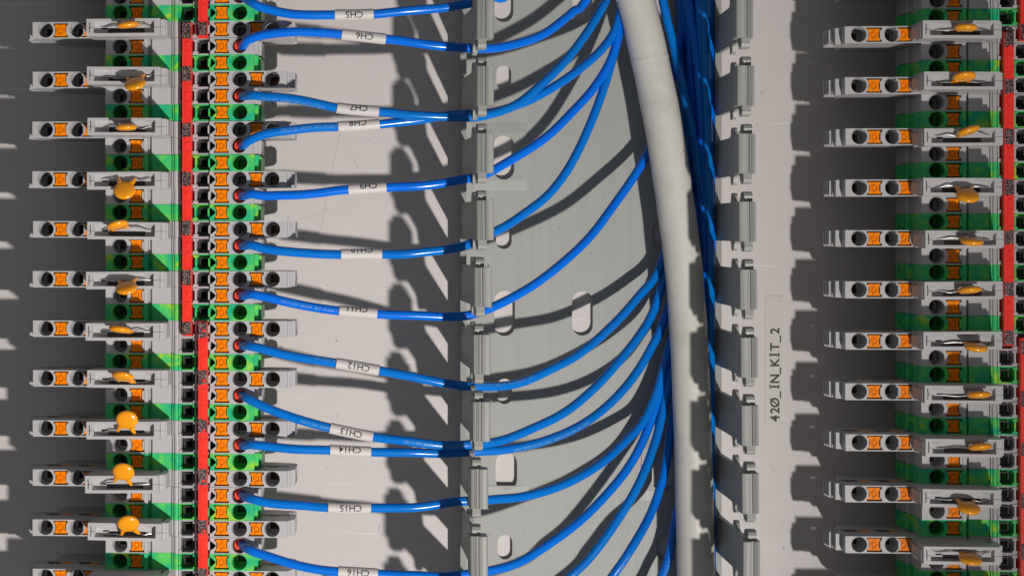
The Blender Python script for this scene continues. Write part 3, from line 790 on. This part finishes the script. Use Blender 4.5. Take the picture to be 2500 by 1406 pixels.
# red jumper bars ------------------------------------------------------------------------
def jumper(X, y0, y1, bands, label, group):
    t = thing('jumper_bar', label, 'jumper', (X, (y0 + y1) / 2, 0), group)
    yc = (y0 + y1) / 2; h = abs(y1 - y0) / 2
    mb = MB()
    mb.box(-1.5, 1.5, -h, h, 36.3, 41.7)
    mb.prism([(-1.5, -h + .5), (-1.1, -h + .1), (1.1, -h + .1), (1.5, -h + .5), (1.5, h - .5), (1.1, h - .1), (-1.1, h - .1), (-1.5, h - .5)], [], 41.702, 42.05)
    n = int(2 * h // 5.2)
    for k in range(n + 1):
        a = -h + .25 + k * 5.2; b = min(a + 5.08, h - .25)
        if b - a < .6: continue
        mb.box(-0.45, 1.38, a, b, 42.052, 42.26)
        if k % 3 == 2:
            mb.prism(circle(0.3, (a + b) / 2, .62, 14), [], 42.262, 42.5, taper=.6)
    mb.box(-1.38, -0.58, -h + .3, h - .3, 42.052, 42.22)
    bar = mb.build('bar', 'red', t)
    for q in range(n):
        pass
    for b in bands:
        mb = MB(); hh = random.uniform(2.0, 2.5)
        poly = [(-1.36, b - yc - hh + random.uniform(-.3, .3)), (-.3, b - yc - hh + random.uniform(-.3, .3)), (.6, b - yc - hh + random.uniform(-.4, .4)), (1.36, b - yc - hh),
                (1.36, b - yc + hh), (.5, b - yc + hh + random.uniform(-.4, .3)), (-.4, b - yc + hh + random.uniform(-.3, .3)), (-1.36, b - yc + hh)]
        poly = [(x, max(-h + .2, min(h - .2, y))) for x, y in poly]
        mb.prism(poly, [], 42.27, 42.33)
        mb.build('ink_band', 'ink', t)
    return t
jumper(X1, 64.4, -33.2, [61.9, 48.5, 30.9, 15.7, 0.4, -14.9, -30.7], 'full-length red jumper bar with seven black marker bands beside wires CH6 to CH11', None)
jumper(X1 + 5.0, 108, 59.6, [62.6, 77.5, 93], 'red jumper bar ending beside the wire marked CH6, black marker band at its tip', None)
jumper(X1 + 5.0, -28.7, -185, [-31.4, -46, -61.3, -77, -92.5, -108], 'red jumper bar with black marker bands beside wires CH12 to CH16', None)
jumper(X2 - 0.2, 60.2, -35.5, [57.8, 43.6, 28.2, 12.8, -2.5, -18.1, -33.2], 'full-length red jumper bar with seven black marker bands on the unwired strip', None)
jumper(X2 + 4.8, 105, 57.4, [59.9, 75, 91], 'red jumper bar on the unwired strip, its inked tip beside the full-length bar', None)
jumper(X2 + 4.8, -33.0, -185, [-36, -51.5, -67, -82.6, -98], 'red jumper bar on the unwired strip taking over where the full-length bar ends', None)

# ------------------------------------------------------------------ blue wires
RW, RS = 1.43, 1.72
def arc(path):
    S = [0.0]
    for a, b in zip(path, path[1:]): S.append(S[-1] + (Vector(b) - Vector(a)).length)
    return S
def s_at_x(path, S, x):
    for i in range(len(path) - 1):
        if path[i][0] <= x <= path[i + 1][0]:
            k = (x - path[i][0]) / max(1e-6, path[i + 1][0] - path[i][0])
            return S[i] + k * (S[i + 1] - S[i])
    return S[-1] / 2
def cut_path(path, S, a, b):
    pts = []
    for i in range(len(path) - 1):
        if S[i] <= a < S[i + 1]:
            pts.append(Vector(path[i]).lerp(Vector(path[i + 1]), (a - S[i]) / (S[i + 1] - S[i])))
        if a < S[i + 1] < b: pts.append(Vector(path[i + 1]))
        if S[i] < b <= S[i + 1]:
            pts.append(Vector(path[i]).lerp(Vector(path[i + 1]), (b - S[i]) / (S[i + 1] - S[i])))
    return pts
LEGEND = '16 AWG (UL) MTW OR AWM 1011/1015/1230 VW-1 600V'
PHI = {5: 0.10, 6: 0.0, 7: -0.35, 8: -0.55, 9: -0.5, 10: -0.85, 11: -0.7, 12: -0.05, 13: -0.05, 14: -0.35, 15: -0.1, 16: -0.15}
PRINT = {7: (-36, 0.75), 8: (-30, -0.2), 11: (-30, 0.0), 12: (-20, -0.55), 13: (-24, 0.1), 14: (45, 0.35)}
for n, pts in WIRES.items():
    y = rowY(n - 5) - 5.2
    full = [(HOLE_X + 0.1, y, 28.5), (HOLE_X + 0.2, y, 33.5), (HOLE_X + 0.55, y, 37.5), (HOLE_X + 1.7, y * .75 + pts[0][1] * .25, 41.0)] + pts
    path = [tuple(p) for p in wobble(spline(full, 6), n)]
    o0 = Vector((HOLE_X, y, 0))
    t = thing('blue_wire', 'blue insulated wire with white sleeve printed %s' % ('CH%d' % n), 'wire', o0, 'labelled blue wires between the terminals and the duct')
    rel = lambda P: [Vector(p) - o0 for p in P]
    mb = MB(); mb.tube(rel(path), RW, 18)
    mb.build('insulation', 'blue', t, True)
    mb = MB()
    cy = [(HOLE_X + 0.05, y, 32.2), (HOLE_X + 0.1, y, 35.5), (HOLE_X + 0.2, y, 38.0)]
    mb.tube(rel(cy), [1.55, 1.8, 2.05], 18)
    mb.build('ferrule_collar', 'ferrule', t, True)
    S = arc(path)
    xa, xb = SLEEVES[n - 5]
    sa, sb = s_at_x(path, S, xa), s_at_x(path, S, xb)
    sp = cut_path(path, S, sa, sb)
    mb = MB()
    e = 0.001
    ring = [sp[0]] + sp + [sp[-1]]
    mb.tube(rel(sp), RS, 20, caps=False)
    mb.tube(rel(sp), RW + 0.04, 20, caps=False)
    # annular ends
    F = frames([Vector(p) for p in sp])
    for idx in (0, -1):
        c = Vector(sp[idx]) - o0; tt, u, w = F[idx]
        vs = []
        for r in (RW + .04, RS):
            for k in range(20):
                a = 2 * math.pi * k / 20
                vs.append(c + (u * math.cos(a) + w * math.sin(a)) * r)
        mb.add(vs, [(k, (k + 1) % 20, 20 + (k + 1) % 20, 20 + k) for k in range(20)])
    so = mb.build('marker_sleeve', 'sleeve', t, True)
    sm = sa + (sb - sa) * (0.50 + random.uniform(-.03, .03))
    mbt = wrap_text(rel(path), sm, RS + 0.03, 'CH%d' % n, 2.9, PHI[n], True, 2, 0.008)
    mbt.build('lettering', 'black', so)
    if n in PRINT:
        x0, ph = PRINT[n]
        for xx in ((x0, 30) if n in (12,) else ((x0, 8) if n in (8, 13) else (x0,))):
            mbt = wrap_text(rel(path), s_at_x(path, S, xx), RW + 0.02, LEGEND[7:31] if xx != 45 else LEGEND[7:40], 1.55, ph, True, 1)
            mbt.build('print', 'print', t)
DW = ['plain blue wire without sleeve lying beside wire CH16 in the duct',
      'blue wire without sleeve with silver print, second beyond CH16 in the duct',
      'plain blue wire with silver print tucked tight against the thick grey cable',
      'plain blue wire in the bundle pressed against the duct fingers near the sticker',
      'plain blue wire lowest in the bundle between thick grey cable and duct fingers',
      'plain blue wire on top of the bundle between thick grey cable and duct fingers'] + \
     ['plain blue wire packed within the dark bundle between thick grey cable and duct fingers'] * 4
for n, pts in enumerate(DUCT_WIRES):
    path = spline(pts, 6)
    o0 = Vector((pts[0][0], pts[0][1], 0))
    t = thing('blue_wire', DW[n], 'wire', o0, 'blue wires running inside the duct' if n < 6 else 'blue wires packed in the duct bundle')
    mb = MB(); mb.tube([p - o0 for p in path], RW, 16)
    mb.build('insulation', 'blue', t, True)
    if n in (1, 2, 3):
        pr = [p - o0 for p in path]
        S = arc([tuple(p) for p in pr])
        mbt = wrap_text(pr, 90 if n == 1 else (125 if n == 2 else S[-1] - 75), RW + .02, LEGEND[7:31], 1.55, 0.4, True, 1)
        mbt.build('print', 'print', t)

# ------------------------------------------------------------------ thick grey cable
path = spline(CABLE, 8)
o0 = Vector((CABLE[0][0], CABLE[0][1], 0))
t = thing('thick_cable', 'thick pale grey round cable running the length of the duct', 'cable', o0)
mb = MB(); mb.tube([p - o0 for p in path], [6.0 + .05 * math.sin(i * .9) for i in range(len(path))], 36)
mb.build('jacket', 'cable', t, True)
S = arc([tuple(p) for p in path])
rg = cut_path([tuple(p) for p in path], S, 58.5, 59.5)
mb = MB(); mb.tube([p - o0 for p in rg], 6.08, 36)
mb.build('crease', 'cable', t, True)

# ------------------------------------------------------------------ sticker
t = thing('label_sticker', 'clear-white label strip printed 420_IN_KIT_2 stuck on the panel beside the duct', 'label', (120.05, -43.0, 0))
mb = MB(); mb.prism(rect(-2.94, 2.94, -21.1, 21.1), [], 0.05, 0.16)
film = mb.build('film', 'sticker', t)
gv, gf = glyphs('42\u00d8_IN_KIT_2', 4.15, 2.62, 0, 0.028)
mb = MB()
# lettering runs up the panel: text x -> +y, text up -> -x
mb.add([(1.6 - y_, x_ - 4.9, 0.18) for x_, y_ in gv], gf)
for c in (4, 8):     # serifs that make the I's of a fixed-width face
    yc = (c - 5.5 + (0.5 if False else 0)) * 2.62 - 4.9 + ISHIFT
    for xx in (1.6 - .0, 1.6 - 2.82):
        mb.box(min(xx, xx - .32) if xx < 0 else xx - .32, xx if xx >= 0 else xx, yc - .72, yc + .72, 0.17, 0.185)
mb.build('lettering', 'black', t)
